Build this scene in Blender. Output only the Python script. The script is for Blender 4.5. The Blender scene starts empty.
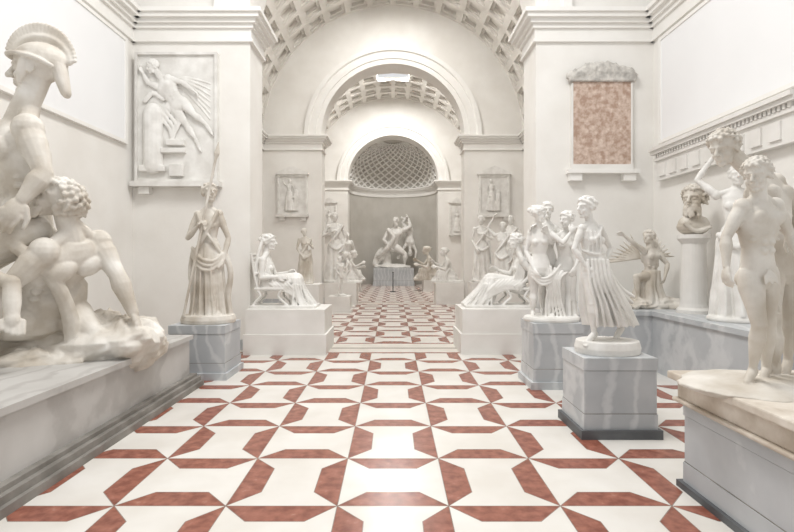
import bpy, bmesh, math, random
from mathutils import Vector, Matrix, noise
random.seed(4)
sc=bpy.context.scene
COL=sc.collection
V=Vector
# ------------------------------------------------------------------ materials
def mat(name,c1,c2=None,scale=3.0,rough=0.7,bump=0.0,bscale=40,spec=0.3,detail=6,c3=None,veins=None,vk=.35):
    m=bpy.data.materials.new(name); m.use_nodes=True
    nt=m.node_tree; n=nt.nodes; l=nt.links
    b=n['Principled BSDF']; b.inputs['Roughness'].default_value=rough
    b.inputs['Specular IOR Level'].default_value=spec
    tc=n.new('ShaderNodeTexCoord')
    nz=n.new('ShaderNodeTexNoise'); nz.inputs['Scale'].default_value=scale; nz.inputs['Detail'].default_value=detail
    l.new(tc.outputs['Object'],nz.inputs['Vector'])
    r=n.new('ShaderNodeValToRGB')
    r.color_ramp.elements[0].position=.35; r.color_ramp.elements[1].position=.65
    r.color_ramp.elements[0].color=(*c1,1); r.color_ramp.elements[1].color=(*(c2 or c1),1)
    if c3:
        e=r.color_ramp.elements.new(.74); e.color=(*c3,1)
    l.new(nz.outputs['Fac'],r.inputs['Fac'])
    out=r.outputs['Color']
    if veins:
        w=n.new('ShaderNodeTexWave'); w.inputs['Scale'].default_value=1.3; w.inputs['Distortion'].default_value=9
        w.inputs['Detail'].default_value=5
        l.new(tc.outputs['Object'],w.inputs['Vector'])
        vr=n.new('ShaderNodeValToRGB'); vr.color_ramp.elements[0].position=.0; vr.color_ramp.elements[0].color=(1,1,1,1)
        vr.color_ramp.elements[1].position=.25; vr.color_ramp.elements[1].color=(0,0,0,1)
        l.new(w.outputs['Fac'],vr.inputs['Fac'])
        mx=n.new('ShaderNodeMix'); mx.data_type='RGBA'
        mul=n.new('ShaderNodeMath'); mul.operation='MULTIPLY'; mul.inputs[1].default_value=vk
        l.new(vr.outputs['Color'],mul.inputs[0]); l.new(mul.outputs[0],mx.inputs[0])
        l.new(out,mx.inputs[6]); mx.inputs[7].default_value=(*veins,1); out=mx.outputs[2]
    l.new(out,b.inputs['Base Color'])
    if bump:
        bz=n.new('ShaderNodeTexNoise'); bz.inputs['Scale'].default_value=bscale; bz.inputs['Detail'].default_value=4
        l.new(tc.outputs['Object'],bz.inputs['Vector'])
        bp=n.new('ShaderNodeBump'); bp.inputs['Strength'].default_value=bump; bp.inputs['Distance'].default_value=.02
        l.new(bz.outputs['Fac'],bp.inputs['Height']); l.new(bp.outputs['Normal'],b.inputs['Normal'])
    return m
M_WALL=mat('plaster_wall',(.80,.775,.73),(.86,.84,.80),1.2,.9,.08,14)
M_PANEL=mat('white_blind',(.86,.86,.86),(.88,.88,.88),1,.9)
M_TRIM=mat('trim_plaster',(.85,.83,.79),(.88,.865,.83),2,.85)
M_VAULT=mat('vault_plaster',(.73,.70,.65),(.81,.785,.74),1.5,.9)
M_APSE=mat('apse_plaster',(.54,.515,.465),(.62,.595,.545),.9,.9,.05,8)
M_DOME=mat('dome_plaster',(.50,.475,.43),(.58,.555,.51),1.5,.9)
M_WHITE=mat('white_plaster_statue',(.70,.68,.64),(.85,.835,.80),4,.5,.06,60)
M_WARM=mat('aged_plaster_statue',(.50,.445,.37),(.75,.715,.655),2.6,.55,.14,30,c3=(.82,.795,.75))
M_CREAM=mat('cream_base',(.50,.43,.35),(.72,.66,.58),5,.7,.15,30)
M_PEDW=mat('white_pedestal_stone',(.74,.72,.68),(.82,.80,.765),2,.6)
M_GREY=mat('blue_grey_marble',(.44,.46,.475),(.55,.565,.575),1.7,.4,veins=(.70,.71,.71),vk=.55)
M_PLINTH=mat('warm_grey_marble',(.45,.435,.41),(.57,.555,.53),1.3,.45,veins=(.36,.34,.32),vk=.5)
M_DARK=mat('dark_base_stone',(.09,.095,.10),(.14,.145,.15),3,.5)
M_DKMOLD=mat('grey_moulding',(.20,.185,.165),(.30,.28,.255),4,.6)
M_BRICK=mat('pink_brick_plaque',(.42,.29,.22),(.66,.53,.45),12,.9,.5,40,c3=(.72,.64,.56))
M_RELG=mat('grey_relief',(.42,.40,.37),(.68,.65,.60),9,.8,.8,30)
M_FW=mat('white_floor_tile',(.70,.665,.61),(.79,.765,.72),1.6,.26,spec=.45)
M_FR=mat('red_floor_tile',(.21,.068,.045),(.35,.135,.092),11,.26,spec=.4,c3=(.43,.22,.16))
M_FG=mat('grout',(.20,.15,.12),(.26,.2,.17),4,.8)
M_FB=mat('beige_threshold',(.60,.56,.50),(.70,.66,.60),3,.35)
M_METAL=mat('dark_metal',(.03,.03,.03),(.05,.05,.05),3,.4)
# ------------------------------------------------------------------ mesh helpers
class Mesh:
    def __init__(s): s.V=[];s.F=[];s.M=[];s.mats=[]
    def mi(s,m):
        if m not in s.mats: s.mats.append(m)
        return s.mats.index(m)
    def face(s,pts,m):
        b=len(s.V); s.V+= [tuple(p) for p in pts]; s.F.append(tuple(range(b,b+len(pts)))); s.M.append(s.mi(m))
    def box(s,x0,x1,y0,y1,z0,z1,m):
        if x0>x1: x0,x1=x1,x0
        b=len(s.V)
        s.V+=[(x0,y0,z0),(x1,y0,z0),(x1,y1,z0),(x0,y1,z0),(x0,y0,z1),(x1,y0,z1),(x1,y1,z1),(x0,y1,z1)]
        for f in [(0,3,2,1),(4,5,6,7),(0,1,5,4),(1,2,6,5),(2,3,7,6),(3,0,4,7)]:
            s.F.append(tuple(b+i for i in f)); s.M.append(s.mi(m))
    def lathe(s,cx,cy,prof,m,n=28):
        b=len(s.V)
        for r,z in prof:
            for i in range(n):
                a=2*math.pi*i/n; s.V.append((cx+r*math.cos(a),cy+r*math.sin(a),z))
        for j in range(len(prof)-1):
            for i in range(n):
                s.F.append((b+j*n+i,b+j*n+(i+1)%n,b+(j+1)*n+(i+1)%n,b+(j+1)*n+i)); s.M.append(s.mi(m))
        s.F.append(tuple(b+(len(prof)-1)*n+i for i in range(n))); s.M.append(s.mi(m))
    def make(s,name,parent=None,bevel=0,smooth=False):
        me=bpy.data.meshes.new(name); me.from_pydata(s.V,[],s.F)
        for m in s.mats: me.materials.append(m)
        for p,i in zip(me.polygons,s.M): p.material_index=i
        if smooth:
            for p in me.polygons: p.use_smooth=True
        o=bpy.data.objects.new(name,me); COL.objects.link(o)
        if parent: o.parent=parent
        if bevel:
            b=o.modifiers.new('b','BEVEL'); b.width=bevel; b.segments=2; b.limit_method='ANGLE'
        return o
# ------------------------------------------------------------------ dimensions (metres)
W=5.1; OW=2.8; SP=6.6; YA,YA2=9.8,10.7; YB,YB2=19.6,20.5; YC,YC2=31.0,32.2; TOP=12.2
CORN=[(6.02,6.08,.06),(6.08,6.28,.03),(6.28,6.36,.08),(6.36,6.44,.14),(6.44,6.52,.22),(6.52,6.60,.27)]
def arch_wall(name,y0,y1,top=TOP):
    for sx,sd in((-1,'left'),(1,'right')):
        o=Mesh(); o.box(sx*OW,sx*(W+.3),y0,y1,0,SP,M_WALL); o.make('wall_%s_pier_%s'%(name,sd))
    o=Mesh(); N=48
    for i in range(N):
        a0=math.pi*i/N; a1=math.pi*(i+1)/N
        p=[(OW*math.cos(a),SP+OW*math.sin(a)) for a in (a0,a1)]
        for y,fl in((y0,0),(y1,1)):
            f=[(p[0][0],y,p[0][1]),(p[1][0],y,p[1][1]),(p[1][0],y,top),(p[0][0],y,top)]
            o.face(f if fl else f[::-1],M_WALL)
        o.face([(p[0][0],y0,p[0][1]),(p[0][0],y1,p[0][1]),(p[1][0],y1,p[1][1]),(p[1][0],y0,p[1][1])],M_WALL)
    for sx in(-1,1): o.box(sx*OW,sx*(W+.3),y0,y1,SP,top,M_WALL)
    return o.make('wall_%s_arch'%name)
def archivolt(name,y0,m=M_TRIM):
    o=Mesh(); N=64
    prof=[(OW-.0,0),(OW,-.06),(OW+.18,-.06),(OW+.2,-.1),(OW+.46,-.1),(OW+.5,-.16),(OW+.66,-.16),(OW+.7,0)]
    for i in range(N):
        a0=math.pi*i/N; a1=math.pi*(i+1)/N
        for j in range(len(prof)-1):
            q=[]
            for a,(r,d) in((a0,prof[j]),(a1,prof[j]),(a1,prof[j+1]),(a0,prof[j+1])):
                q.append((r*math.cos(a),y0+d,SP+r*math.sin(a)))
            o.face(q,m)
    return o.make(name)
arch_wall('front',YA,YA2)
arch_wall('middle',YB,YB2)
arch_wall('back',YC,YC2)
archivolt('trim_1',YA); archivolt('trim_2',YB); archivolt('trim_3',YC)
for sx,nm in((-1,'left'),(1,'right')):
    o=Mesh()
    o.box(sx*W,sx*(W+.3),1.5,YA,0,7.4,M_WALL)
    o.box(sx*W,sx*(W+.3),YA2,YB,0,SP+.1,M_WALL); o.box(sx*W,sx*(W+.3),YB2,YC,0,SP+.1,M_WALL)
    o.make('wall_'+nm)
    c=Mesh()
    for z0,z1,p in CORN:
        for ya,yb in((1.5,YA),(YA2,YB),(YB2,YC)):
            c.box(sx*(W-p),sx*W,ya,yb,z0,z1,M_TRIM)
        for ya,yb in((YA,YA2),(YB,YB2),(YC,YC2-.05)):
            c.box(sx*(OW-p),sx*(W),ya-p,yb+(p if yb<YC2-.1 else 0),z0,z1,M_TRIM)
    c.make('trim_cornice_'+nm)
    b=Mesh()
    b.box(sx*(W-.04),sx*W,1.5,YA,0,.22,M_GREY)
    for ya,yb in((YA,YA2),(YB,YB2),(YC,YC2)):
        b.box(sx*(OW-.03),sx*W,ya-.03,yb+.03,0,.2,M_GREY)
    b.make('baseboard_'+nm)
# coffered vaults
def coffer_patch(o,pt,u0,u1,v0,v1,mu,mv,d,m):
    def ring(k,dd):
        a=u0+(mu*k); b=u1-(mu*k); c=v0+(mv*k); e=v1-(mv*k)
        return [pt(a,c,dd),pt(b,c,dd),pt(b,e,dd),pt(a,e,dd)]
    R=[ring(0,0),ring(1,0),ring(1.0,d*.45),ring(1.8,d*.45),ring(1.8,d)]
    for A,B in zip(R,R[1:]):
        for i in range(4):
            j=(i+1)%4; o.face([A[i],A[j],B[j],B[i]],m)
    o.face(R[-1],m)
def vault(name,y0,y1,ny,na,sky):
    o=Mesh()
    def pt(a,y,d): return (-(W+d)*math.cos(a),y,SP+(W+d)*math.sin(a))
    for i in range(na):
        for j in range(ny):
            if (i,j) in sky: continue
            a0=math.pi*i/na; a1=math.pi*(i+1)/na; ya=y0+(y1-y0)*j/ny; yb=y0+(y1-y0)*(j+1)/ny
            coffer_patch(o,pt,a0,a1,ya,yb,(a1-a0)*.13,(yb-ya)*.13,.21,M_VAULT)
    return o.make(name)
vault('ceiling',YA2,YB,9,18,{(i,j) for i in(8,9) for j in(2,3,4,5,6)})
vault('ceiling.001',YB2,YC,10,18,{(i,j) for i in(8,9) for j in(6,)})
def skyframe(y0,y1,nm,n=5):
    o=Mesh(); z=11.66
    for sx in(-1,1): o.box(sx*.86,sx*1.0,y0,y1,z,z+.35,M_TRIM)
    for k in range(n):
        y=y0+(y1-y0)*k/(n-1); o.box(-1,1,y-.03,y+.03,z+.1,z+.2,M_TRIM)
    o.make(nm)
skyframe(12.7,17.6,'skylight_frame'); skyframe(26.8,27.85,'skylight_frame.001',2)
# apse
o=Mesh(); N=40; yc=YC2
for i in range(N):
    a0=math.pi*i/N;a1=math.pi*(i+1)/N
    p=[(-OW*math.cos(a),yc+OW*math.sin(a)) for a in(a0,a1)]
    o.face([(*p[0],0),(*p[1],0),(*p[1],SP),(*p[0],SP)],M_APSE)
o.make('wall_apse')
o=Mesh()
for i in range(N):
    a0=math.pi*i/N;a1=math.pi*(i+1)/N
    for z0,z1,p in CORN:
        r=OW-p; r0=OW
        q=[(-r*math.cos(a),yc+r*math.sin(a)) for a in(a0,a1)]; q2=[(-r0*math.cos(a),yc+r0*math.sin(a)) for a in(a0,a1)]
        o.face([(*q[0],z0),(*q[1],z0),(*q[1],z1),(*q[0],z1)],M_TRIM)
        o.face([(*q[0],z0),(*q[1],z0),(*q2[1],z0),(*q2[0],z0)],M_TRIM)
        o.face([(*q[0],z1),(*q[1],z1),(*q2[1],z1),(*q2[0],z1)],M_TRIM)
o.make('trim_apse_cornice')
o=Mesh()
def dome(a,e,r): return V((-r*math.cos(a)*math.cos(e),yc+r*math.sin(a)*math.cos(e),SP+r*math.sin(e)))
NA,NE=48,20
for i in range(NA):
    for j in range(NE):
        a0,a1=math.pi*i/NA,math.pi*(i+1)/NA; e0,e1=math.pi/2*j/NE,math.pi/2*(j+1)/NE
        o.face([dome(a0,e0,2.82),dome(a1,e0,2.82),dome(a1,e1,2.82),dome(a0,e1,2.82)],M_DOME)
for s in(-1,1):
    for k in range(-14,30):
        for j in range(24):
            t0,t1=j/24*1.35,(j+1)/24*1.35
            A0=(k+ s*t0*6)*math.pi/14; A1=(k+s*t1*6)*math.pi/14
            if min(A0,A1)<0 or max(A0,A1)>math.pi: continue
            w=.03
            pts=[dome(A0-w,t0,2.74),dome(A0+w,t0,2.74),dome(A1+w,t1,2.74),dome(A1-w,t1,2.74)]
            po=[dome(A0-w,t0,2.82),dome(A0+w,t0,2.82),dome(A1+w,t1,2.82),dome(A1-w,t1,2.82)]
            o.face(pts,M_TRIM); o.face([pts[0],pts[3],po[3],po[0]],M_TRIM); o.face([pts[1],pts[2],po[2],po[1]],M_TRIM)
o.make('ceiling_apse_dome')
# ------------------------------------------------------------------ floor
def tiles(bm,x0,x1,y0,y1,a,b,ox,oy,w):
    tmp=bmesh.new()
    i0=math.floor((x0-ox)/a)-1; i1=math.ceil((x1-ox)/a)+1
    j0=math.floor((y0-oy)/b)-1; j1=math.ceil((y1-oy)/b)+1
    for i in range(i0,i1):
        for j in range(j0,j1):
            cx=ox+(i)*a; cy=oy+(j+.5)*b
            vert=(i+j)%2
            def q(u,v):
                if vert: u,v=v,u
                return tmp.verts.new((cx+u*a,cy+v*b,0))
            for s in(-1,1):
                f=tmp.faces.new([q(-.5,s*.5),q(.5,s*.5),q(.5-w,s*(.5-w)),q(-.5+w,s*(.5-w))]); f.material_index=1
            f=tmp.faces.new([q(-.5,-.5),q(-.5+w,-.5+w),q(.5-w,-.5+w),q(.5,-.5),q(.5,.5),q(.5-w,.5-w),q(-.5+w,.5-w),q(-.5,.5)]); f.material_index=0
    bmesh.ops.recalc_face_normals(tmp,faces=tmp.faces)
    for f in tmp.faces:
        if f.normal.z<0: f.normal_flip()
    for co,no in(((x0,0,0),(-1,0,0)),((x1,0,0),(1,0,0)),((0,y0,0),(0,-1,0)),((0,y1,0),(0,1,0))):
        bmesh.ops.bisect_plane(tmp,geom=tmp.verts[:]+tmp.edges[:]+tmp.faces[:],plane_co=co,plane_no=no,clear_outer=True)
    orig=tmp.faces[:]
    r=bmesh.ops.inset_individual(tmp,faces=orig,thickness=.003,use_even_offset=True)
    for f in r['faces']: f.material_index=2
    me=bpy.data.meshes.new('t'); tmp.to_mesh(me); tmp.free(); bm.from_mesh(me); bpy.data.meshes.remove(me)
bm=bmesh.new()
tiles(bm,-W,W,1.5,9.45,.81,.86,0,3.63,.25)
tiles(bm,-W,W,10.6,19.6,.81,.86,0,10.6,.25)
tiles(bm,-W,W,20.3,35.2,.6,.7,0,20.3,.26)
def strip(y0,y1,mi):
    vs=[bm.verts.new(p) for p in((-W,y0,0),(W,y0,0),(W,y1,0),(-W,y1,0))]
    f=bm.faces.new(vs); f.material_index=mi
strip(9.45,9.55,1); strip(9.55,9.95,3); strip(9.95,10.03,2); strip(10.03,10.5,3); strip(10.5,10.6,1)
strip(19.6,19.68,1); strip(19.68,20.22,3); strip(20.22,20.3,1)
me=bpy.data.meshes.new('floor'); bm.to_mesh(me)
for m in(M_FW,M_FR,M_FG,M_FB): me.materials.append(m)
fl=bpy.data.objects.new('floor',me); COL.objects.link(fl)
# ------------------------------------------------------------------ windows (blinds) on side walls
for sx,n in((-1,1),(1,2)):
    o=Mesh(); xi=W
    o.box(sx*(xi-.05),sx*xi,4.4,9.42,4.02,5.9,M_PANEL)
    for y0,y1,z0,z1 in((4.3,9.5,3.96,4.02),(4.3,9.5,5.9,5.96),(9.42,9.5,4.02,5.9)):
        o.box(sx*(xi-.07),sx*xi,y0,y1,z0,z1,M_TRIM)
    o.make('window_%d'%n)
# ------------------------------------------------------------------ figure builder
def basis(d,hint=V((0,0,1))):
    d=d.normalized()
    if abs(d.dot(hint.normalized()))>.98: hint=V((0,1,0)) if abs(d.y)<.9 else V((1,0,0))
    a=d.cross(hint).normalized(); b=a.cross(d).normalized()
    return a,b
class S:
    def __init__(s,x0,y0): s.x0=x0;s.y0=y0;s.V=[];s.F=[];s.minr=0
    def P(s,p): return V((p[0]-s.x0,p[2] if len(p)>2 else 0,s.y0-p[1])) if not isinstance(p,Vector) else p
    def loft(s,rings):
        n=len(rings[0]); b=len(s.V)
        for r in rings: s.V+=[tuple(p) for p in r]
        for j in range(len(rings)-1):
            for i in range(n):
                s.F.append((b+j*n+i,b+j*n+(i+1)%n,b+(j+1)*n+(i+1)%n,b+(j+1)*n+i))
        s.F.append(tuple(b+i for i in range(n))[::-1]); e=b+(len(rings)-1)*n
        s.F.append(tuple(e+i for i in range(n)))
    def limb(s,a,b,prof,n=14,flat=1.0,hint=V((0,0,1))):
        a=s.P(a);b=s.P(b); d=b-a; L=d.length
        if L<1e-5: return
        d=d/L; X,Y=basis(d,hint)
        st=[]
        r0=prof[0][1]; r1=prof[-1][1]
        for k in(80,55,28): st.append((-r0*math.sin(math.radians(k)),r0*math.cos(math.radians(k))))
        for t,r in prof: st.append((t*L,r))
        for k in(28,55,80): st.append((L+r1*math.sin(math.radians(k)),r1*math.cos(math.radians(k))))
        rings=[]
        for o,r in st:
            c=a+d*o
            rings.append([c+X*(r*math.cos(2*math.pi*i/n))+Y*(r*flat*math.sin(2*math.pi*i/n)) for i in range(n)])
        s.loft(rings)
    def cap(s,a,b,ra,rb,**k): s.limb(a,b,[(0,ra),(1,rb)],**k)
    def ell(s,c,rx,ry,rz,X=V((1,0,0)),Y=V((0,1,0)),Z=V((0,0,1)),n=16,nz=9,rock=0,seed=0):
        c=s.P(c); rings=[]
        for j in range(nz):
            e=-math.pi/2+math.pi*(j+.35)/(nz-.3)
            ring=[]
            for i in range(n):
                a=2*math.pi*i/n
                f=1
                if rock:
                    f=1+rock*noise.noise(V((math.cos(a)*1.7+seed,math.sin(a)*1.7,e*1.6+seed)))+rock*.5*noise.noise(V((math.cos(a)*5+seed,math.sin(a)*5,e*5)))
                ring.append(c+(X*(rx*math.cos(a)*math.cos(e))+Y*(ry*math.sin(a)*math.cos(e))+Z*(rz*math.sin(e)))*f)
            rings.append(ring)
        s.loft(rings)
    def tube(s,pts,r,n=8,r2=None):
        P=[s.P(p) for p in pts]; Q=[]
        for i in range(len(P)-1):
            p0=P[max(i-1,0)];p1=P[i];p2=P[i+1];p3=P[min(i+2,len(P)-1)]
            for k in range(4):
                t=k/4; Q.append(.5*((2*p1)+(p2-p0)*t+(2*p0-5*p1+4*p2-p3)*t*t+(3*p1-p0-3*p2+p3)*t**3))
        Q.append(P[-1]); N=len(Q)-1
        for i in range(N):
            ra=r+((r2 if r2 else r)-r)*i/N; rb=r+((r2 if r2 else r)-r)*(i+1)/N
            s.cap(Q[i],Q[i+1],ra,rb,n=n)
    def box(s,p,hx,hy,hz,rot=0):
        c=s.P(p); ca,sa=math.cos(rot),math.sin(rot)
        def q(x,y,z): return c+V((x*ca-y*sa,x*sa+y*ca,z))
        s.loft([[q(-hx,-hy,z),q(hx,-hy,z),q(hx,hy,z),q(-hx,hy,z)] for z in(-hz,hz)])
    def disc(s,c,rx,ry,h,n=32,rock=0):
        c=s.P(c)
        rings=[]
        for z,f in((0,1),(h*.45,1.03),(h,.97)):
            rings.append([c+V((rx*f*(1+rock*noise.noise(V((math.cos(t)*2,math.sin(t)*2,z*.2))))*math.cos(t),ry*f*math.sin(t),z)) for t in [2*math.pi*i/n for i in range(n)]])
        s.loft(rings)
    def skirt(s,secs,lat=V((1,0,0)),nf=9,ph=0.0,n=120):
        P=[s.P(q[0]) for q in secs]; rings=[]
        M=len(secs)
        fine=[]
        for i in range(M-1):
            for k in range(5):
                t=k/5; fine.append((P[i].lerp(P[i+1],t),)+tuple(secs[i][m]+(secs[i+1][m]-secs[i][m])*t for m in(1,2,3)))
        fine.append((P[-1],)+tuple(secs[-1][1:]))
        up=V((0,0,1)); dp=lat.cross(up).normalized()
        for idx,(c,hw,hd,am) in enumerate(fine):
            tt=idx/len(fine); ring=[]
            for i in range(n):
                a=2*math.pi*i/n
                w=math.cos(nf*a+ph+1.2*math.sin(a*2+ph)+tt*.8); w=1-2*abs(w)**1.5 if w<0 else 1-0.6*(1-w)
                f=1+am*1.15*(.7*w+.4*math.cos((nf*1.0+4)*a+2*ph-tt*1.5)*tt)
                ring.append(c+lat*(hw*f*math.cos(a))+dp*(hd*f*math.sin(a)))
            rings.append(ring)
        s.loft(rings)
    def hand(s,w,d,nrm,u,curl=.5,side=1):
        d=d.normalized(); X=d.cross(nrm).normalized()*side; Nn=nrm-d*nrm.dot(d); Nn.normalize()
        s.ell(w+d*.2*u,.25*u,.17*u,.085*u,d,X,Nn,n=12,nz=7)
        for i,L in enumerate((.30,.34,.32,.25)):
            b=w+d*.36*u+X*((1.5-i)*.095*u)
            d1=(d*math.cos(curl*.6)+Nn*math.sin(curl*.6)); d2=(d*math.cos(curl*1.7)+Nn*math.sin(curl*1.7))
            m1=b+d1*L*.5*u; e=m1+d2*L*.5*u
            r=max(.045*u,s.minr)
            s.cap(b-d*.06*u,m1,r*1.08,r,n=8); s.cap(m1,e,r,r*.85,n=8)
        b=w+d*.1*u+X*.13*u; m1=b+(d*.15+X*.12+Nn*.04)*u; e=m1+(d*.16+X*.03+Nn*.04)*u
        r=max(.052*u,s.minr); s.cap(b,m1,r*1.2,r,n=8); s.cap(m1,e,r,r*.85,n=8)
    def foot(s,a,d,u,flat=True):
        d=V((d.x,d.y,min(d.z,0))); d.normalize(); X=d.cross(V((0,0,1))).normalized(); dz=V((0,0,-1))
        s.cap(a,a+dz*.12*u-d*.12*u,.13*u,.13*u,n=10)
        s.limb(a+dz*.05*u,a+d*.55*u+dz*.2*u,[(0,.14*u),(.5,.14*u),(1,.09*u)],n=12)
        s.cap(a+dz*.17*u-d*.1*u,a+d*.5*u+dz*.2*u,.11*u,.12*u,n=10)
        for i in range(5):
            b=a+d*(.55-.03*abs(i-1.5))*u+X*((i-2)*.075*u)+dz*.23*u
            s.cap(b,b+d*(.2-.02*i)*u+dz*.02*u,max(.05*u,s.minr*.8),max(.04*u,s.minr*.8),n=8)
    def head(s,c,f,u,up=V((0,0,1)),hair='short',beard=False):
        f=f.normalized(); up=(up-f*up.dot(f)).normalized(); X=f.cross(up).normalized()
        def q(x,y,z): return c+X*(x*u)+f*(y*u)+up*(z*u)
        ax=dict(X=X,Y=f,Z=up)
        s.ell(q(0,-.05,.12),.335*u,.42*u,.37*u,n=20,nz=12,**ax)
        s.ell(q(0,.1,-.12),.255*u,.25*u,.37*u,n=18,nz=11,**ax)
        s.cap(q(-.1,.12,-.36),q(.1,.12,-.36),.13*u,.13*u)
        s.ell(q(0,.27,-.41),.11*u,.1*u,.09*u,**ax)
        s.cap(q(0,.36,.1),q(0,.49,-.09),.04*u,.06*u,n=8)
        s.cap(q(-.045,.41,-.11),q(.045,.41,-.11),.045*u,.045*u,n=8)
        for k in(-1,1):
            s.cap(q(.05*k,.36,.12),q(.22*k,.26,.11),.05*u,.05*u,n=8)
            s.ell(q(.13*k,.29,.0),.065*u,.055*u,.04*u,n=10,nz=6,**ax)
            s.ell(q(.16*k,.23,-.15),.09*u,.1*u,.11*u,n=10,nz=6,**ax)
            s.ell(q(.335*k,-.02,-.02),.04*u,.09*u,.13*u,n=10,nz=6,**ax)
        s.cap(q(-.08,.35,-.215),q(.08,.35,-.215),.033*u,.033*u,n=8)
        s.cap(q(-.065,.35,-.275),q(.065,.35,-.275),.038*u,.038*u,n=8)
        rnd=random.Random(int(abs(c.x*7+c.z*13))+3)
        if hair in('short','bun','wave'):
            for i in range(90):
                z=rnd.uniform(-.55,1); a=rnd.uniform(0,2*math.pi); r=math.sqrt(max(0,1-z*z))
                x,y=r*math.cos(a),r*math.sin(a)
                if y>.35 and z<.62: continue
                if z<0 and y>-.05: continue
                rr=.085 if hair=='short' else .1
                s.ell(q(x*.34,-.05+y*.42,.12+z*.38),rr*u,rr*u,rr*.8*u,n=8,nz=5,**ax)
        if hair=='curls':
            # even spiral of separate locks standing proud of the skull
            NC=95
            for i in range(NC):
                z=1-1.6*(i+.5)/NC; a=i*2.39996; r=math.sqrt(max(0,1-z*z))
                x,y=r*math.cos(a),r*math.sin(a)
                if y>.4 and z<.5: continue
                if z<0 and y>-.05: continue
                d=rnd.uniform(.385,.415)
                p=q(x*d,-.05+y*(d+.08),.12+z*(d+.03))
                s.ell(p,.072*u,.072*u,.062*u,n=8,nz=6,**ax)
                s.cap(p,p+(f*rnd.uniform(-.08,.08)+X*rnd.uniform(-.08,.08)-up*.07)*u,.05*u,.035*u,n=6)
        if hair=='bun':
            s.ell(q(0,-.55,.2),.17*u,.2*u,.17*u,**ax); s.ell(q(0,-.3,.42),.2*u,.25*u,.12*u,**ax)
            for k in(-1,1): s.tube([q(.08*k,.3,.36),q(.3*k,.12,.2),q(.32*k,-.15,.05),q(.12*k,-.45,.05)],.07*u)
        if beard:
            for i in range(40):
                a=rnd.uniform(-1.3,1.3); z=rnd.uniform(-.62,-.25)
                s.ell(q(.27*math.sin(a),.08+.27*math.cos(a),z),.07*u,.07*u,.1*u,n=8,nz=5,**ax)
        if hair=='helmet':
            s.ell(q(0,-.1,.2),.39*u,.47*u,.36*u,n=24,nz=14,**ax)
            s.limb(q(0,-.40,.1),q(0,-.50,-.36),[(0,.26*u),(1,.17*u)],flat=.6,hint=f)
            s.tube([q(-.36,.16,.22),q(-.22,.38,.26),q(0,.46,.28),q(.22,.38,.26),q(.36,.16,.22)],.05*u)
            for k in(-1,1):
                s.tube([q(.37*k,.15,.2),q(.41*k,-.1,.14),q(.36*k,-.4,.0)],.05*u)
                s.limb(q(.31*k,.08,.05),q(.26*k,.2,-.3),[(0,.1*u),(.6,.09*u),(1,.04*u)])
            for i in range(26):
                a=math.radians(15+i*(165/25)); r0,r1=.38,.70
                s.cap(q(0,-.1+r0*1.1*math.cos(a),.2+r0*math.sin(a)),q(0,-.1+r1*math.cos(a)*.86,.24+r1*math.sin(a)),.034*u,.042*u,n=8)
            s.tube([q(0,-.1+.5*math.cos(math.radians(15+i*16.5)),.21+.48*math.sin(math.radians(15+i*16.5))) for i in range(11)],.07*u)
    def fig(s,J,u,female=False,face=V((0,-1,0)),hair='short',headup=V((0,0,1)),beard=False,armL=True,armR=True,legs=True,curl=.6,feet=True,hands=True,palmL=None,palmR=None,bulk=1.0):
        g={k:s.P(v) for k,v in J.items()}
        hc=(g['hL']+g['hR'])/2; shc=(g['cL']+g['cR'])/2
        up=(shc-hc).normalized(); lS=(g['cL']-g['cR']).normalized(); lH=(g['hL']-g['hR']).normalized()
        if female: secs=[(-.24,.3,.28),(-.12,.56,.42),(.04,.63,.44),(.2,.54,.38),(.42,.38,.3),(.6,.44,.34),(.78,.53,.38),(.95,.54,.3),(1.04,.34,.24),(1.12,.2,.2)]
        else: secs=[(-.22,.32,.28),(-.1,.52,.42),(.05,.57,.42),(.2,.51,.38),(.38,.5,.35),(.58,.62,.42),(.8,.74,.46),(.94,.70,.36),(1.04,.4,.27),(1.12,.22,.2)]
        rings=[]; L=(shc-hc); bend=g['bl']-(hc+shc)/2 if 'bl' in g else V((0,0,0))
        for t,hw,hd in secs:
            tt=min(max(t,0),1); lat=lH.lerp(lS,tt).normalized(); fr=lat.cross(up).normalized()
            c=hc+L*t+bend*(4*tt*(1-tt))
            rings.append([c+lat*(hw*u*bulk*math.copysign(abs(math.cos(a))**.85,math.cos(a)))+fr*(hd*u*bulk*math.sin(a)) for a in [2*math.pi*i/28 for i in range(28)]])
        s.loft(rings)
        fS=lS.cross(up).normalized(); fH=lH.cross(up).normalized()
        for k in(-1,1):
            if female: s.ell(shc-up*.55*u+lS*(k*.26*u)+fS*.28*u,.2*u,.2*u,.2*u)
            else:
                s.ell(shc-up*.38*u+lS*(k*.32*u)+fS*.35*u,.31*u,.17*u,.25*u,lS,fS,up)
                for m in range(3): s.ell(shc-up*(.9+.27*m)*u+lS*(k*.14*u)+fS*.37*u+bend*.8,.125*u,.08*u,.115*u,lS,fS,up,n=10,nz=6)
                for m in range(3): s.ell(shc-up*(.75+.17*m)*u+lS*(k*.48*u)+fS*.22*u+bend*.6,.12*u,.12*u,.07*u,lS,fS,up,n=10,nz=6)
                s.ell(shc-up*.5*u+lS*(k*.44*u)-fS*.25*u,.28*u,.16*u,.4*u,lS,fS,up)
            s.ell(hc-up*.12*u+lH*(k*.26*u)-fH*.24*u,.3*u,.27*u,.32*u,lH,fH,up)
        for c in('cL','cR'): s.cap(g['nk'],g[c].lerp(g['nk'],.25),.19*u,.15*u)
        s.cap(shc.lerp(g['nk'],.3),g['hd']-(g['hd']-g['nk']).normalized()*.1*u-face.normalized()*.06*u,.25*u if not female else .2*u,.23*u if not female else .18*u)
        s.head(g['hd'],face,u,headup,hair,beard)
        fm=(.84 if female else 1.05)*bulk
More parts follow.
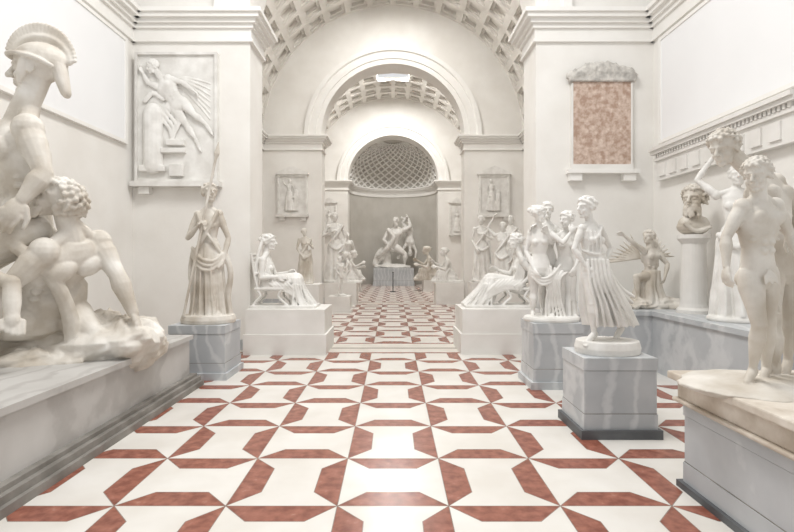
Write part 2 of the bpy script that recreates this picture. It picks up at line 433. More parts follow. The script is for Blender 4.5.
        for sd,on in(('L',armL),('R',armR)):
            if not on: continue
            c,e,w=g['c'+sd],g['e'+sd],g['w'+sd]
            s.ell(c,.25*u*fm,.25*u*fm,.27*u*fm)
            s.limb(c,e,[(0,.21*u*fm),(.35,.225*u*fm),(.75,.165*u*fm),(1,.15*u*fm)])
            s.limb(e,w,[(0,.15*u*fm),(.28,.175*u*fm),(.7,.125*u*fm),(1,.10*u*fm)])
            if hands:
                pn={'L':palmL,'R':palmR}[sd] or (fS*.2+(hc-w).normalized())
                s.hand(w,(w-e),pn,u,curl,side=1 if sd=='L' else -1)
        if legs:
            for sd in'LR':
                h,k,a=g['h'+sd],g['k'+sd],g['a'+sd]
                s.limb(h,k,[(0,.35*u*bulk),(.25,.37*u*bulk),(.7,.26*u*bulk),(1,.215*u)],n=18)
                s.ell(k,.22*u,.22*u,.23*u)
                s.limb(k,a,[(0,.2*u),(.28,.245*u*bulk),(.6,.185*u),(.9,.12*u),(1,.125*u)],n=16)
                if feet:
                    t=g.get('t'+sd,None)
                    s.foot(a,(t-a) if t is not None else fH+lH*(.25 if sd=='L' else -.25),u)
    def make(s,name,loc,k,m,voxel=.012,rotz=0,flat=1.0,parent=None,smooth=1):
        vs=[(x*k,y*k*flat,z*k) for x,y,z in s.V]
        me=bpy.data.meshes.new(name); me.from_pydata(vs,[],s.F)
        ob=bpy.data.objects.new(name,me); COL.objects.link(ob)
        r=ob.modifiers.new('r','REMESH'); r.mode='VOXEL'; r.voxel_size=voxel
        sm=ob.modifiers.new('s','SMOOTH'); sm.factor=.4; sm.iterations=smooth
        dg=bpy.context.evaluated_depsgraph_get()
        me2=bpy.data.meshes.new_from_object(ob.evaluated_get(dg))
        ob.modifiers.clear(); ob.data=me2; bpy.data.meshes.remove(me); me2.name=name
        me2.materials.clear(); me2.materials.append(m)
        for p in me2.polygons: p.use_smooth=True
        ob.location=loc; ob.rotation_euler=(0,0,rotz)
        if parent: ob.parent=parent
        return ob
def pedestal(name,x0,x1,y0,y1,h,m,base=None,bh=.09,cap=.0,joints=True):
    o=Mesh()
    if base: o.box(x0-.035,x1+.035,y0-.035,y1+.035,0,bh,base)
    b0=bh if base else 0
    if joints:
        o.box(x0,x1,y0,y1,b0,h*.3,m); o.box(x0+.006,x1-.006,y0+.006,y1-.006,h*.3,h*.3+.008,M_DKMOLD)
        o.box(x0+.008,x1-.008,y0+.008,y1-.008,h*.3+.008,h*.84,m)
        o.box(x0+.012,x1-.012,y0+.012,y1-.012,h*.84,h*.84+.006,M_DKMOLD); o.box(x0,x1,y0,y1,h*.84+.006,h,m)
    else: o.box(x0,x1,y0,y1,b0,h,m)
    return o.make(name)
# ------------------------------------------------------------------ pedestals
o=Mesh()
for z0,z1,p in((0,.07,.16),(.07,.13,.12),(.13,.17,.07)): o.box(-5.04,-2.85+p,1.6,7.07+p*.3,z0,z1,M_DKMOLD)
o.box(-5.04,-2.85,1.6,7.0,.17,.66,M_PLINTH); o.box(-5.04,-2.81,1.6,7.04,.66,.72,M_PLINTH)
o.make('statue_plinth')
pedestal('statue_pedestal',-3.32,-2.48,7.38,8.15,.80,M_GREY,M_GREY,.1)
pedestal('statue_pedestal.001',-2.74,-1.27,9.28,10.4,.84,M_PEDW,M_PEDW,.38,joints=False)
pedestal('statue_pedestal.002',1.30,2.74,9.35,10.45,.84,M_PEDW,M_PEDW,.38,joints=False)
pedestal('statue_pedestal.003',1.92,2.62,6.85,7.5,.90,M_GREY,M_GREY,.1)
pedestal('statue_pedestal.004',1.90,2.64,4.98,5.62,.80,M_GREY,M_DARK,.09)
pedestal('statue_pedestal.005',2.28,3.4,2.3,3.93,.67,M_GREY,M_DARK,.05)
o=Mesh()
o.box(2.9,5.05,8.0,9.70,.0,.88,M_GREY); o.box(2.87,5.05,7.97,9.72,.88,.95,M_GREY)
o.box(4.15,5.05,5.6,8.0,.0,.88,M_GREY); o.box(4.12,5.05,5.6,7.97,.88,.95,M_GREY)
o.make('statue_plinth.001')
pedestal('statue_pedestal.006',-2.62,-1.4,19.1,20.3,.84,M_PEDW,joints=False)
pedestal('statue_pedestal.007',1.66,2.75,19.3,20.4,.84,M_PEDW,joints=False)
pedestal('statue_pedestal.008',-1.27,1.35,32.3,34.0,1.15,M_GREY,M_GREY,.2)
for i,(x,y,w,h) in enumerate([(-2.4,13.6,.9,1.1),(2.8,12.6,.9,.95),(3.35,14.2,.9,1.1),(-2.45,27.6,1.3,.6),(2.3,27.6,1.3,.6),(-1.75,16.6,.7,.55),(2.95,16.6,.8,1.0)]):
    pedestal('statue_pedestal.%03d'%(9+i),x-w/2,x+w/2,y-w/2,y+w/2,h,M_PEDW,M_PEDW,.1,joints=False)
# ------------------------------------------------------------------ helmeted hero group (left foreground)
s=S(80,345); s.minr=1.4; u=50
s.fig(dict(hd=(44,60,0),nk=(36,97,2),cL=(52,124,-22),cR=(-10,122,16),eL=(74,168,-32),wL=(64,194,-46),eR=(-38,132,20),wR=(-40,92,8),
   hL=(50,222,-16),hR=(18,220,12),kL=(10,256,-64),aL=(70,268,-66),tL=(78,290,-76),kR=(-20,262,0),aR=(-24,318,10),bl=(32,172,0)),u,face=V((-1,-.25,-.04)),hair='helmet',bulk=1.08)
s.fig(dict(hd=(78,192,-18),nk=(88,216,-8),cL=(98,232,14),cR=(76,242,-34),eL=(122,264,6),wL=(140,302,2),eR=(54,274,-52),wR=(42,318,-54),
   hL=(70,300,6),hR=(50,308,-24),kL=(108,322,-10),aL=(74,346,0),tL=(52,350,-8),kR=(10,300,-50),aR=(2,345,-54),tR=(-16,348,-54),bl=(64,266,-8)),43,face=V((-.55,-.6,.6)),headup=V((.6,-.1,.75)),hair='curls',beard=True,bulk=1.2)
s.ell((54,288,0),40,30,42,rock=.2); 
s.tube([(0,212,-30),(30,222,-34),(56,238,-40),(80,262,-32),(90,300,-20),(92,335,-16)],5,r2=8)
for i,(x,y,d,a,b,c) in enumerate([(30,348,14,74,48,34),(92,338,14,58,40,30),(128,334,12,38,34,26),(60,347,-20,54,30,16),(-10,345,10,44,50,32),(104,325,20,26,22,22)]):
    s.ell((x,y,d),a,b,c,n=44,nz=18,rock=.3,seed=i*3.1)
s.make('helmeted_hero_and_fallen_foe_statue',(-3.53,5.5,.72),.011,M_WARM,.012)
# ------------------------------------------------------------------ woman with spear
s=S(208,322); s.minr=.8; u=19.5
s.disc((208,322,0),26,22,8); 
s.fig(dict(hd=(209,193,0),nk=(208,208,1),cL=(218,214,1),cR=(198,215,-1),eL=(227,238,3),wL=(224,260,-4),eR=(189,238,-4),wR=(203,227,-14),
   hL=(215,255,0),hR=(202,254,0),kL=(216,283,-6),kR=(203,284,-2),aL=(218,309,0),aR=(202,310,0)),u,True,face=V((.65,-.8,.1)),hair='bun',bulk=1.05,curl=1.1)
s.skirt([((208,243,0),10,8,.03),((208,256,0),13,10.5,.09),((209,280,-1),14,11,.15),((210,300,0),14,12,.19),((210,315,0),16,14,.2)],nf=9,ph=1)
s.tube([(219,212,-6),(212,228,-9),(203,244,-10),(197,252,-6)],2.0); s.tube([(199,213,-6),(205,226,-9),(214,240,-9),(221,252,-4)],1.6)
for k in range(3): s.tube([(195,248+4*k,-8),(205,258+5*k,-13),(216,261+4*k,-12),(223,254+2*k,-4)],1.8)
s.tube([(224,252,0),(230,272,0),(227,295,2),(229,314,2)],3.0); s.tube([(195,250,-5),(192,272,-5),(194,296,-4),(192,314,-3)],2.6)
for k in range(4): s.tube([(200+5*k,266,-13),(199+5.5*k,290,-13),(197+7*k,313,-14)],1.1)
s.cap((222,158,-17),(190,314,-17),1.3,1.3); s.limb((221.5,162,-17),(224,146,-17),[(0,1.4),(.3,2.9),(1,.6)],flat=.6)
s.make('woman_with_spear_statue',(-2.87,7.78,.80),.0156,M_WARM,.010)
# ------------------------------------------------------------------ seated woman left (faces right)
s=S(284,306); s.minr=.5; u=16.5
s.box((284,305,0),33,17,1.5)
s.fig(dict(hd=(267,240,0),nk=(264,251,0),cL=(263,257,10),cR=(263,258,-10),eL=(271,274,12),wL=(285,271,8),eR=(262,276,-13),wR=(278,275,-12),
   hL=(266,283,5),hR=(266,283,-5),kL=(293,278,7),kR=(295,280,-5),aL=(300,298,6),aR=(306,299,-5),tL=(308,301,6),tR=(315,302,-5)),u,True,face=V((1,-.2,0)),hair='bun',bulk=1.08)
s.cap((267,282,0),(294,279,0),8.5,8.5); 
s.skirt([((294,276,0),7,9,.05),((296,286,0),8,11,.14),((299,295,0),10,12,.2),((303,303,0),12,13,.22)],nf=8)
for k in range(6):
    s.tube([(264+4*k,276+k*.2,-8),(272+3.6*k,283,-12),(280+3*k,287+k*.4,-11),(291+2.5*k,292+k*1.6,-11)],1.2)
for k in range(5): s.tube([(293+2.4*k,283,-11),(294+3*k,293,-12),(293+4.4*k,303,-12)],.9)
for k in range(5): s.tube([(259+1.5*k,256,-8),(261+2*k,268,-9),(263+2.4*k,279,-9)],.9)
s.tube([(261,238,-3),(258,250,-7),(256,266,-9),(257,280,-9)],1.8)
for d in(-12,12):
    s.tube([(252,252,d),(254,266,d),(256,278,d),(258,286,d)],1.3); s.cap((256,287,d),(284,287,d),1.5,1.5)
    s.tube([(258,288,d),(261,294,d),(257,299,d),(253,304,d)],1.3); s.tube([(282,288,d),(279,294,d),(283,299,d),(289,304,d)],1.3)
    s.tube([(255,272,d),(264,271,d),(272,276,d),(274,286,d)],1.1)
s.box((270,287,0),14,12,1.2)
for k in range(3): s.cap((252+k*.8,253+k*4,-12),(252+k*.8,253+k*4,12),1.3,1.3)
s.make('seated_woman_statue',(-2.11,9.85,.84),.0192,M_WHITE,.0105)
# ------------------------------------------------------------------ seated woman right (reclining, faces left)
s=S(508,306); s.minr=.5; u=16.5
s.box((508,305,0),35,17,1.5)
s.fig(dict(hd=(527,238,0),nk=(531,250,0),cR=(533,257,10),cL=(532,258,-10),eR=(524,273,12),wR=(511,268,10),eL=(542,272,-13),wL=(531,281,-14),
   hR=(530,285,5),hL=(530,286,-5),kR=(502,276,7),kL=(500,279,-5),aR=(484,296,6),aL=(487,298,-5),tR=(475,301,6),tL=(478,302,-5)),u,True,face=V((-1,-.35,.05)),hair='bun',bulk=1.08)
s.cap((530,284,0),(502,279,0),8.5,8.5)
s.skirt([((502,276,0),8,9,.05),((498,286,0),10,11,.14),((492,296,0),13,12,.2),((487,303,0),14,13,.22)],nf=9,ph=.6)
for k in range(7):
    s.tube([(534-4*k,277+k*.2,-8),(525-3.6*k,283,-12),(514-3*k,288+k*.4,-12),(503-2.7*k,293+k*1.4,-12)],1.2)
for k in range(6): s.tube([(504-2.4*k,282,-10),(501-3.2*k,292,-12),(500-5*k,303,-12)],1.0)
for k in range(5): s.tube([(537-1.5*k,256,-8),(535-2*k,268,-9),(533-2.4*k,279,-9)],.95)
s.tube([(536,244,0),(540,262,4),(541,280,6)],2.2)
for d in(-12,12):
    s.tube([(543,250,d),(543,266,d),(541,278,d),(539,287,d)],1.5); s.cap((512,287,d),(540,287,d),1.6,1.6)
    s.tube([(538,288,d),(534,295,d),(538,299,d),(541,304,d)],1.4); s.tube([(516,288,d),(520,295,d),(516,299,d),(511,304,d)],1.4)
s.box((526,287,0),14,12,1.3)
for k in range(3): s.cap((543-k*.3,251+k*4,-12),(543-k*.3,251+k*4,12),1.4,1.4)
s.make('reclining_seated_woman_statue',(2.06,9.92,.84),.0190,M_WHITE,.0105)
# ------------------------------------------------------------------ dancer (right)
s=S(622,357); s.minr=.9; u=22
s.disc((622,357,0),32,26,13)
s.fig(dict(hd=(600,208,0),nk=(605,223,1),cL=(616,230,4),cR=(595,230,-3),eL=(630,250,10),wL=(618,268,-1),eR=(585,251,-8),wR=(596,268,-10),
   hL=(616,272,3),hR=(602,272,-2),kL=(624,306,6),kR=(603,306,-10),aL=(640,333,9),aR=(606,336,-6),tL=(630,342,4),tR=(594,342,-12),bl=(605,252,-1)),u,True,face=V((-.9,-.4,-.05)),hair='bun')
s.skirt([((606,247,0),9.5,8,.03),((608,262,0),13,11,.08),((612,285,0),17,13,.14),((619,308,2),22,15,.2),((626,329,3),23,16,.24)],nf=9,ph=2)
for k in range(6):
    s.tube([(618,262+3*k,3),(630,280+4*k,5),(640+k*.5,292+5*k,6),(652-1.6*k,300+6*k,6)],2.8,r2=1.8)
for k in range(6): s.tube([(598+4*k,262,-11),(599+4.4*k,285,-14),(604+5.5*k,308,-16),(606+7.2*k,328,-15)],1.5)
for k in range(4): s.tube([(598+4.5*k,233,-8),(599+4.2*k,243,-10),(600+4*k,256,-9)],.9)
s.tube([(594,252,-7),(604,256,-10),(613,256,-8),(619,254,-2)],1.5); s.tube([(615,229,-3),(609,238,-9),(600,246,-9)],1.5)
s.make('dancing_woman_statue',(2.27,5.3,.80),.0103,M_WHITE,.007)
# ------------------------------------------------------------------ graces group
s=S(566,318); s.minr=.7; u=17
s.disc((566,318,0),27,22,5)
s.fig(dict(hd=(553,211,-3),nk=(554,224,0),cL=(563,229,-2),cR=(546,230,2),eL=(575,240,-9),wL=(583,230,-6),eR=(542,248,4),wR=(547,266,-6),
   hL=(560,266,0),hR=(549,266,0),kL=(565,289,-6),kR=(549,290,2),aL=(562,309,-2),aR=(548,309,2)),u,True,face=V((.85,-.5,-.1)),hair='bun',bulk=1.05)
s.fig(dict(hd=(583,216,4),nk=(582,228,7),cL=(591,233,6),cR=(574,233,6),eL=(596,250,2),wL=(588,264,-6),eR=(566,240,0),wR=(560,230,-6),
   hL=(587,268,6),hR=(577,268,6),kL=(588,291,2),kR=(575,291,2),aL=(588,310,6),aR=(578,310,6)),u,True,face=V((-.85,-.5,-.1)),hair='bun',bulk=1.05)
s.fig(dict(hd=(567,205,16),nk=(567,218,17),cL=(576,224,17),cR=(558,224,17),eL=(586,236,12),wL=(590,230,6),eR=(550,237,12),wR=(548,228,4),
   hL=(572,260,16),hR=(562,260,16),kL=(572,285,14),kR=(562,285,16),aL=(573,309,16),aR=(562,309,16)),u,True,face=V((-.2,-1,-.1)),hair='bun')
s.skirt([((583,264,6),8,7,.05),((583,290,6),8,7,.2),((582,313,6),11,9,.26)],nf=7,ph=2)
for k in range(6): s.tube([(560+4*k,262+1.5*k,-5),(562+2.0*k,276,-9),(559+2.8*k,295,-8),(558+3.8*k,313,-9)],1.3)
for k in range(3): s.tube([(546,268+3*k,-5),(554,275+3*k,-10),(564,272+3*k,-9),(574,262+3*k,-4)],1.4)
s.make('three_graces_statue',(2.27,7.18,.90),.01425,M_WHITE,.009)
# ------------------------------------------------------------------ nude youth pair (right foreground)
s=S(756,399); s.minr=1.2; u=31
s.fig(dict(hd=(741,187,-10),nk=(750,207,-2),cR=(730,218,-6),cL=(770,216,4),eR=(714,248,-6),wR=(709,277,-14),eL=(792,246,12),wL=(800,276,4),
   hR=(741,286,0),hL=(761,283,4),kR=(741,334,-14),kL=(765,334,6),aR=(746,380,2),aL=(772,382,18),tR=(724,390,-14),tL=(752,394,4),bl=(748,250,-2)),u,face=V((-.75,-.6,-.3)),hair='curls',bulk=1.0,palmR=V((1,0,0)))
for k in range(3): s.limb((751,281,-14),(745+6*k,294,-17),[(0,2),(.5,4),(1,1.2)],flat=.5,hint=V((0,1,0)))
s.fig(dict(hd=(742,150,40),nk=(764,163,50),cR=(778,186,42),cL=(812,184,58),eR=(790,220,34),wR=(800,244,24),eL=(834,215,60),wL=(838,256,54),
   hR=(806,278,58),hL=(830,276,62),kR=(806,332,54),kL=(830,334,60),aR=(808,382,58),aL=(832,384,66),tR=(790,392,44),tL=(822,394,58)),36,face=V((-.85,-.5,-.4)),hair='curls')
s.cap((786,386,30),(784,310,30),9,7); s.ell((785,352,30),11,13,36,rock=.35)
s.ell((760,400,14),74,64,9,n=44,nz=10,rock=.1)
s.make('youth_and_companion_statue',(2.56,3.45,.9),.0069,M_WARM,.0065)
o=Mesh(); o.box(2.22,3.45,2.25,3.99,.67,.70,M_CREAM); o.box(2.25,3.43,2.28,3.96,.70,.84,M_CREAM); o.box(2.2,3.46,2.2,4.02,.84,.9,M_CREAM)
o.make('statue_base_slab',bevel=.012)
# ------------------------------------------------------------------ winged kneeling figure
s=S(668,306); s.minr=.6; u=13.5
for i,(x,a,c) in enumerate([(668,26,7),(650,18,6),(690,20,8)]): s.ell((x,304,0),a,17,c,n=24,nz=10,rock=.35,seed=i)
s.fig(dict(hd=(672,237,0),nk=(673,247,0),cR=(665,251,-5),cL=(682,251,4),eR=(654,244,-9),wR=(642,236,-12),eL=(691,264,0),wL=(684,276,-8),
   hR=(670,276,-3),hL=(679,276,3),kR=(656,276,-8),aR=(658,297,-8),kL=(684,298,-4),aL=(698,300,8),tL=(704,296,10)),u,face=V((-.8,-.5,.1)),hair='curls')
for k in range(9):
    a=math.radians(100+k*10); L=30-k*1.3
    s.limb((680,256,7),V((12,7,50))+V((math.cos(a)*L*-.1+(k-1)*3.2,6,math.sin(a)*L*.95)),[(0,1.6),(.6,2.4),(1,.9)],flat=.5,n=8)
    s.limb((668,258,7),V((-2,7,46))+V((-(6+k*3.6),5,26-k*3.6)),[(0,1.6),(.6,2.4),(1,.9)],flat=.5,n=8)
s.skirt([((675,270,0),8,7,.05),((672,285,0),11,9,.18),((672,302,0),15,12,.24)],nf=7)
s.make('winged_kneeling_statue',(4.30,8.55,.97),.0172,M_WARM,.011)
# bust on column
o=Mesh(); cx,cy=4.66,7.75
o.lathe(cx,cy,[(0,.95),(.24,.95),(.24,1.0),(.2,1.04),(.19,1.1),(.17,2.02),(.2,2.06),(.23,2.1),(.23,2.16)],M_PEDW)
col=o.make('bust_on_column',smooth=False)
s=S(697,233); s.minr=.6
s.head(s.P((696,198,0)),V((-.8,-.6,0)),27,hair='curls',beard=True)
s.cap((697,216,2),(697,206,1),7,6.5); s.cap((690,222,2),(705,222,4),8,8); s.ell((697,225,3),16,10,9); s.ell((697,232,3),7,7,4)
s.tube([(684,222,-5),(694,230,-8),(708,226,-6)],2)
b=s.make('bust',(cx,cy-.03,2.16),.0155,M_WARM,.009,parent=col)
# ------------------------------------------------------------------ generic standing statues
POSES=[dict(hd=(0,5),nk=(0,12),cL=(8,15),cR=(-8,15),eL=(12,28),wL=(8,39,-4),eR=(-13,26,0),wR=(-5,21,-9),hL=(4.5,37),hR=(-4.5,37),kL=(5,54,-4),kR=(-4,55),aL=(6,71,1),aR=(-4,71)),
 dict(hd=(1,5),nk=(0,12),cL=(8,15),cR=(-8,14),eL=(13,27),wL=(11,39,-3),eR=(-16,6,0),wR=(-9,-5,-2),hL=(4.5,37),hR=(-4.5,37),kL=(6,54,-3),kR=(-4,55),aL=(8,71,3),aR=(-4,71)),
 dict(hd=(-1,5),nk=(0,12),cL=(8,15),cR=(-8,15),eL=(11,27,-3),wL=(3,22,-10),eR=(-11,28),wR=(-6,38,-7),hL=(4.5,37),hR=(-4.5,37),kL=(4,54,0),kR=(-7,54,-5),aL=(4,71),aR=(-8,71,-2))]
def standing(name,loc,H,pose,rotz=0,female=True,skirt=True,m=M_WHITE,vox=.016,face=V((0,-1,0)),hair='bun'):
    s=S(0,76); s.minr=.6
    s.disc((0,76,0),12,11,2.5)
    s.fig(POSES[pose],10.2,female,face=face,hair=hair,bulk=1.06)
    if skirt:
        s.skirt([((0,30,0),5.5,4.5,.03),((0,38,0),7.5,6,.08),((0,55,0),8.5,7,.18),((1,73,0),10.5,9,.22)],nf=8,ph=pose)
        s.tube([(8,14,-3),(3,22,-5),(-4,31,-5.5),(-6,36,-3)],1.3); s.tube([(-7,34,-4),(0,40,-7.5),(7,36,-4)],1.5); s.tube([(8,30,0),(11,48,1),(10,72,1)],1.7)
    return s.make(name,loc,H/76,m,vox,rotz)
standing('draped_figure_statue',(-2.4,13.6,1.1),1.5,2,.5,m=M_WARM)
standing('draped_figure_statue.001',(2.75,12.6,.95),1.75,1,-.4)
standing('draped_figure_statue.002',(3.35,14.2,1.1),1.9,0,-.6)
standing('draped_figure_statue.003',(2.95,16.6,1.0),2.2,2,-.2)
standing('draped_figure_statue.004',(4.62,6.75,.95),2.1,1,-.5,vox=.012)
standing('draped_figure_statue.005',(-2.3,19.75,.84),2.75,0,.3,vox=.025)
standing('nude_figure_statue',(-2.55,27.6,.6),2.6,1,.4,False,False,vox=.03,hair='short')
standing('nude_figure_statue.001',(-1.75,16.6,.55),1.3,2,.9,False,False,vox=.02,hair='short')
def crouch(name,loc,k,mir=1,rotz=0,m=M_WHITE,vox=.02,drap=True):
    s=S(0,40); s.minr=.6; f=mir
    s.box((0,39,0),18,10,1.5)
    J=dict(hd=(-4*f,5,0),nk=(-1*f,12,0),hL=(4*f,31,-3*f),hR=(4*f,31,3*f),cL=(0,15,-7*f),cR=(0,15,7*f),
       eL=(-3*f,25,-9*f),wL=(-13*f,22,-7*f),eR=(-6*f,22,8*f),wR=(-14*f,17,6*f),kL=(-11*f,28,-4*f),kR=(-8*f,36,4*f),aL=(-12*f,37,-4*f),aR=(6*f,37,5*f),tL=(-18*f,38,-4*f),tR=(10*f,38,5*f))
    s.fig(J,10,True,face=V((-f,-.3,0)),hair='bun',bulk=1.1)
    s.ell((5*f,34,0),8,8,6,rock=.2)
    if drap:
        s.skirt([((-1*f,25,0),8,6,.06),((-2*f,32,0),11,8,.14),((-3*f,39,0),15,9,.2)],nf=7)
        for i in range(5): s.tube([(2*f-i*2*f,24,-7),(-2*f-2.2*i*f,30,-9),(-1*f-3*i*f,38,-9)],1)
    return s.make(name,loc,k,m,vox,rotz)
crouch('crouching_figure_statue',(-1.75,19.6,.84),.030,1)
crouch('crouching_figure_statue.001',(2.15,19.8,.84),.034,1)
crouch('crouching_figure_statue.002',(2.0,27.5,.6),.046,1,vox=.03,m=M_WARM)
crouch('crouching_figure_statue.003',(-2.25,27.0,.6),.040,-1,vox=.03)
# ------------------------------------------------------------------ hercules in the apse: lunging, swinging the youth over his back by foot and hair
s=S(394,266); s.minr=.4; u=8
s.ell((394,265,0),19,10,3,rock=.2,n=30)
s.fig(dict(hd=(396,219,-3),nk=(397,225,-1),cL=(404,228,-1),cR=(389,229,-1),eL=(411,224,0),wL=(409,216,3),eR=(384,238,-4),wR=(391,246,-5),hL=(396,245,0),hR=(388,243,0),kL=(406,252,-4),aL=(405,263,-2),kR=(384,253,1),aR=(377,263,3)),u,face=V((-.5,-.8,-.35)),beard=True,bulk=1.3)
s.fig(dict(hd=(411,251,4),nk=(411,245,5),cL=(407,242,5),cR=(414,243,5),eL=(403,248,3),wL=(400,254,2),eR=(417,249,4),wR=(416,256,3),hL=(409,229,6),hR=(412,230,6),kL=(403,220,7),aL=(408,213,5),kR=(410,218,8),aR=(402,214,8)),6.5,face=V((.3,-1,0)),headup=V((0,0,-1)),bulk=1.15)
s.tube([(389,228,-5),(394,236,-7),(387,247,-5),(378,254,1)],2.2); s.cap((387,264,4),(388,244,4),5,3.4); s.tube([(391,245,3),(380,250,5),(375,262,4)],3)
s.make('hercules_group_statue',(.04,33.15,1.15),.0655,M_WHITE,.028)
# ------------------------------------------------------------------ reliefs
def panel(name,x0,x1,z0,z1,y,d=.08,frame=.05,ped=False,brackets=True,m=M_WHITE):
    o=Mesh(); o.box(x0,x1,y-d,y,z0,z1,m)
    f=frame
    for a in((x0+f,x1-f,z0,z0+f),(x0+f,x1-f,z1-f,z1),(x0,x0+f,z0,z1),(x1-f,x1,z0,z1)): o.box(a[0],a[1],y-d-.05,y-d,a[2],a[3],m)
    o.box(x0-.06,x1+.06,y-d-.12,y,z0-.1,z0,m)
    if brackets:
        for bx in(x0+.08,x1-.24): o.box(bx,bx+.2,y-d-.06,y,z0-.24,z0-.1,m)
    if ped:
        xm=(x0+x1)/2; zt=z1
        o.box(x0-.06,x1+.06,y-d-.1,y,z1,z1+.06,m)
        for q in((y-d-.1),(y-d)):
            o.face([(x0-.06,q,z1+.06),(x1+.06,q,z1+.06),(xm,q,z1+.34)],m)
        o.face([(x0-.06,y-d-.1,z1+.06),(xm,y-d-.1,z1+.34),(xm,y,z1+.34),(x0-.06,y,z1+.06)],m)
        o.face([(x1+.06,y-d-.1,z1+.06),(xm,y-d-.1,z1+.34),(xm,y,z1+.34),(x1+.06,y,z1+.06)],m)
    return o.make(name)
p=panel('winged_figure_relief',-4.99,-3.40,3.28,5.78,YA,.1,.05)
s=S(177,183); s.minr=.6; u=13.5
s.fig(dict(hd=(154,68,-3),nk=(161,76),cL=(170,80,-4),cR=(160,88,2),eL=(184,84,-4),wL=(195,92,-4),eR=(149,84,0),wR=(144,74,0),hL=(184,103,-1),hR=(176,109,1),kL=(196,116,-3),kR=(188,127,1),aL=(209,127,0),aR=(198,142,0),tL=(215,134),tR=(203,151)),u,face=V((-.9,-.4,-.3)),hair='curls',bulk=1.15)
for k in range(7): s.tube([(170,84,2),(184,78+2*k,3),(198,80+4*k,3),(211,84+6*k,3)],1.9,r2=1.2)
for k in range(4): s.tube([(180,102,0),(168-2*k,106+3*k,0),(180-3*k,122+3*k,0),(176-k,134+3*k,0)],1.8)
s.cap((154,114,0),(154,166,0),10,10); s.box((154,170,0),13,6,3); s.box((177,144,0),9,5,3); s.box((175,152,0),12,6,2.5); s.box((178,172,0),7,6,6)
s.tube([(146,102,0),(154,94,0),(164,100,0)],2.5)
s.make('relief_carving',(-4.20,YA-.13,3.28),.0192,M_WHITE,.012,flat=.55,parent=p)
o=Mesh(); yw=YA
x0,x1=3.5,4.62
o.box(x0,x1,yw-.09,yw,3.62,5.3,M_BRICK)
o.box(x0-.12,x1+.14,yw-.18,yw,3.44,3.52,M_TRIM); 
for bx in(x0-.08,x1-.16): o.box(bx,bx+.24,yw-.14,yw,3.3,3.44,M_TRIM)
o.box(x0-.04,x1+.04,yw-.11,yw,3.52,3.62,M_PEDW)
for a,b_ in((x0-.03,x0),(x1,x1+.03)): o.box(a,b_,yw-.1,yw,3.62,5.2,M_PEDW)
pl=o.make('carved_brick_plaque')
s=S(600,85); s.minr=.5
for i in range(26):
    t=i/25; x=569+62*t; s.ell((x,80-4*math.sin(t*math.pi)-random.random()*3,0),4.5,3,4.5+4*math.sin(t*math.pi),n=12,nz=7,rock=.4,seed=i)
for i in range(9): s.ell((585+i*3.7,70+abs(i-4)*1.0,0),3.2,3,5,rock=.4,seed=i+40)
s.box((600,82,0),33,2.4,3)
s.make('carved_crest',(4.06,YA-.1,5.22),.0196,M_RELG,.016,parent=pl)
for i,(xa,xb) in enumerate(((-4.5,-3.35),(3.35,4.55))):
    p=panel('framed_relief_tablet' if i==0 else 'framed_relief_tablet.001',xa,xb,3.5,5.05,YB,.09,.08,ped=True)
    s=S(0,76); s.minr=.6; s.fig(POSES[i+1],9.8,True,hair='bun'); s.skirt([((0,30,0),6,4.5,.03),((0,55,0),9,7,.15),((1,75,0),11,9,.18)],nf=8)
    s.box((16,55,0),5,4,20); s.ell((16,30,0),6,4,6)
    s.make('relief_carving',((xa+xb)/2-.12,YB-.13,3.62),.0165,M_WHITE,.02,flat=.5,parent=p)
for i,sx in enumerate((-1,1)):
    p=panel('framed_relief_tablet.%03d'%(2+i),sx*3.95-.45,sx*3.95+.45,3.3,5.2,YC,.09,.08,ped=True)
    s=S(0,76); s.minr=.6; s.fig(POSES[0],9.8,True); s.skirt([((0,30,0),6,4.5,.03),((0,75,0),11,9,.18)],nf=8)
    s.make('relief_carving',(sx*3.95,YC-.13,3.4),.018,M_WHITE,.03,flat=.4,parent=p)
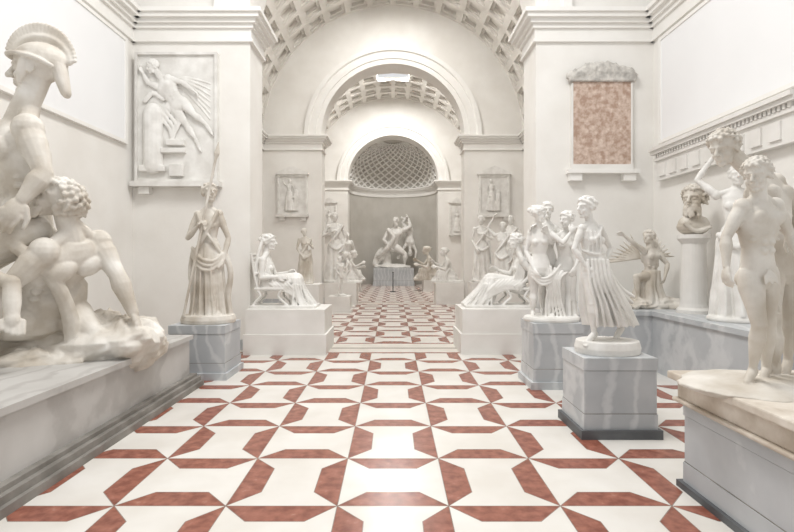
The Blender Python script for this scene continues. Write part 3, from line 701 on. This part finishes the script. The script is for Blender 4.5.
for i,sx in enumerate((-1,1)):
    o=Mesh(); o.box(sx*(W-.1),sx*W,17.3,18.9,3.3,4.9,M_WHITE)
    for a in((17.4,18.8,3.3,3.38),(17.4,18.8,4.82,4.9),(17.3,17.4,3.3,4.9),(18.8,18.9,3.3,4.9)): o.box(sx*(W-.16),sx*W,a[0],a[1],a[2],a[3],M_WHITE)
    for k in range(5): o.box(sx*(W-.14),sx*W,17.55+k*.25,17.68+k*.25,3.5,4.4+.1*(k%2),M_WARM)
    o.make('wall_relief_tablet' if i==0 else 'wall_relief_tablet.001')
o=Mesh()
o.box(W-.12,W,6.2,9.45,3.25,3.62,M_PEDW)
for z0,z1,pp in((3.62,3.68,.16),(3.74,3.80,.22),(3.80,3.86,.26)): o.box(W-pp,W,6.1,9.5,z0,z1,M_PEDW)
o.box(W-.13,W,6.2,9.45,3.68,3.74,M_PEDW)
for k in range(40): o.box(W-.18,W,6.2+k*.081,6.245+k*.081,3.68,3.74,M_PEDW)
for k in range(9): o.box(W-.15,W,6.4+k*.34,6.6+k*.34,3.32,3.56,M_PEDW)
o.make('carved_frieze_slab')
o=Mesh(); o.lathe(0,26.6,[(0,0),(.16,0),(.16,.03),(.025,.05),(.025,1.0),(.05,1.03),(.0,1.08)],M_METAL,16); 
o.make('barrier_post')
# ------------------------------------------------------------------ light
w=bpy.data.worlds.new('World'); sc.world=w; w.use_nodes=True
w.node_tree.nodes['Background'].inputs[0].default_value=(.985,.99,1,1); w.node_tree.nodes['Background'].inputs[1].default_value=.78
def area(name,loc,sx,sy,p,col=(1,.99,.975)):
    d=bpy.data.lights.new(name,'AREA'); d.shape='RECTANGLE'; d.size=sx; d.size_y=sy; d.energy=p; d.color=col
    ob=bpy.data.objects.new(name,d); COL.objects.link(ob); ob.location=loc
area('skylight_lamp',(0,15.1,11.9),1.7,4.8,520); area('skylight_lamp.001',(0,27.3,11.75),1.7,1.0,640)
area('added_overhead_lamp',(-.4,5.0,9.5),2.0,3.0,500)  # added lamp above the open front bay for top-down shading, no skylight built there
# ------------------------------------------------------------------ camera
cd=bpy.data.cameras.new('camera'); cd.sensor_width=36; cd.lens=500/794*36; cd.shift_x=4/794; cd.shift_y=-8/794; cd.clip_end=200
cam=bpy.data.objects.new('camera',cd); COL.objects.link(cam); cam.location=(0,0,1.8); cam.rotation_euler=(math.pi/2,0,0)
sc.camera=cam
sc.view_settings.view_transform='Standard'
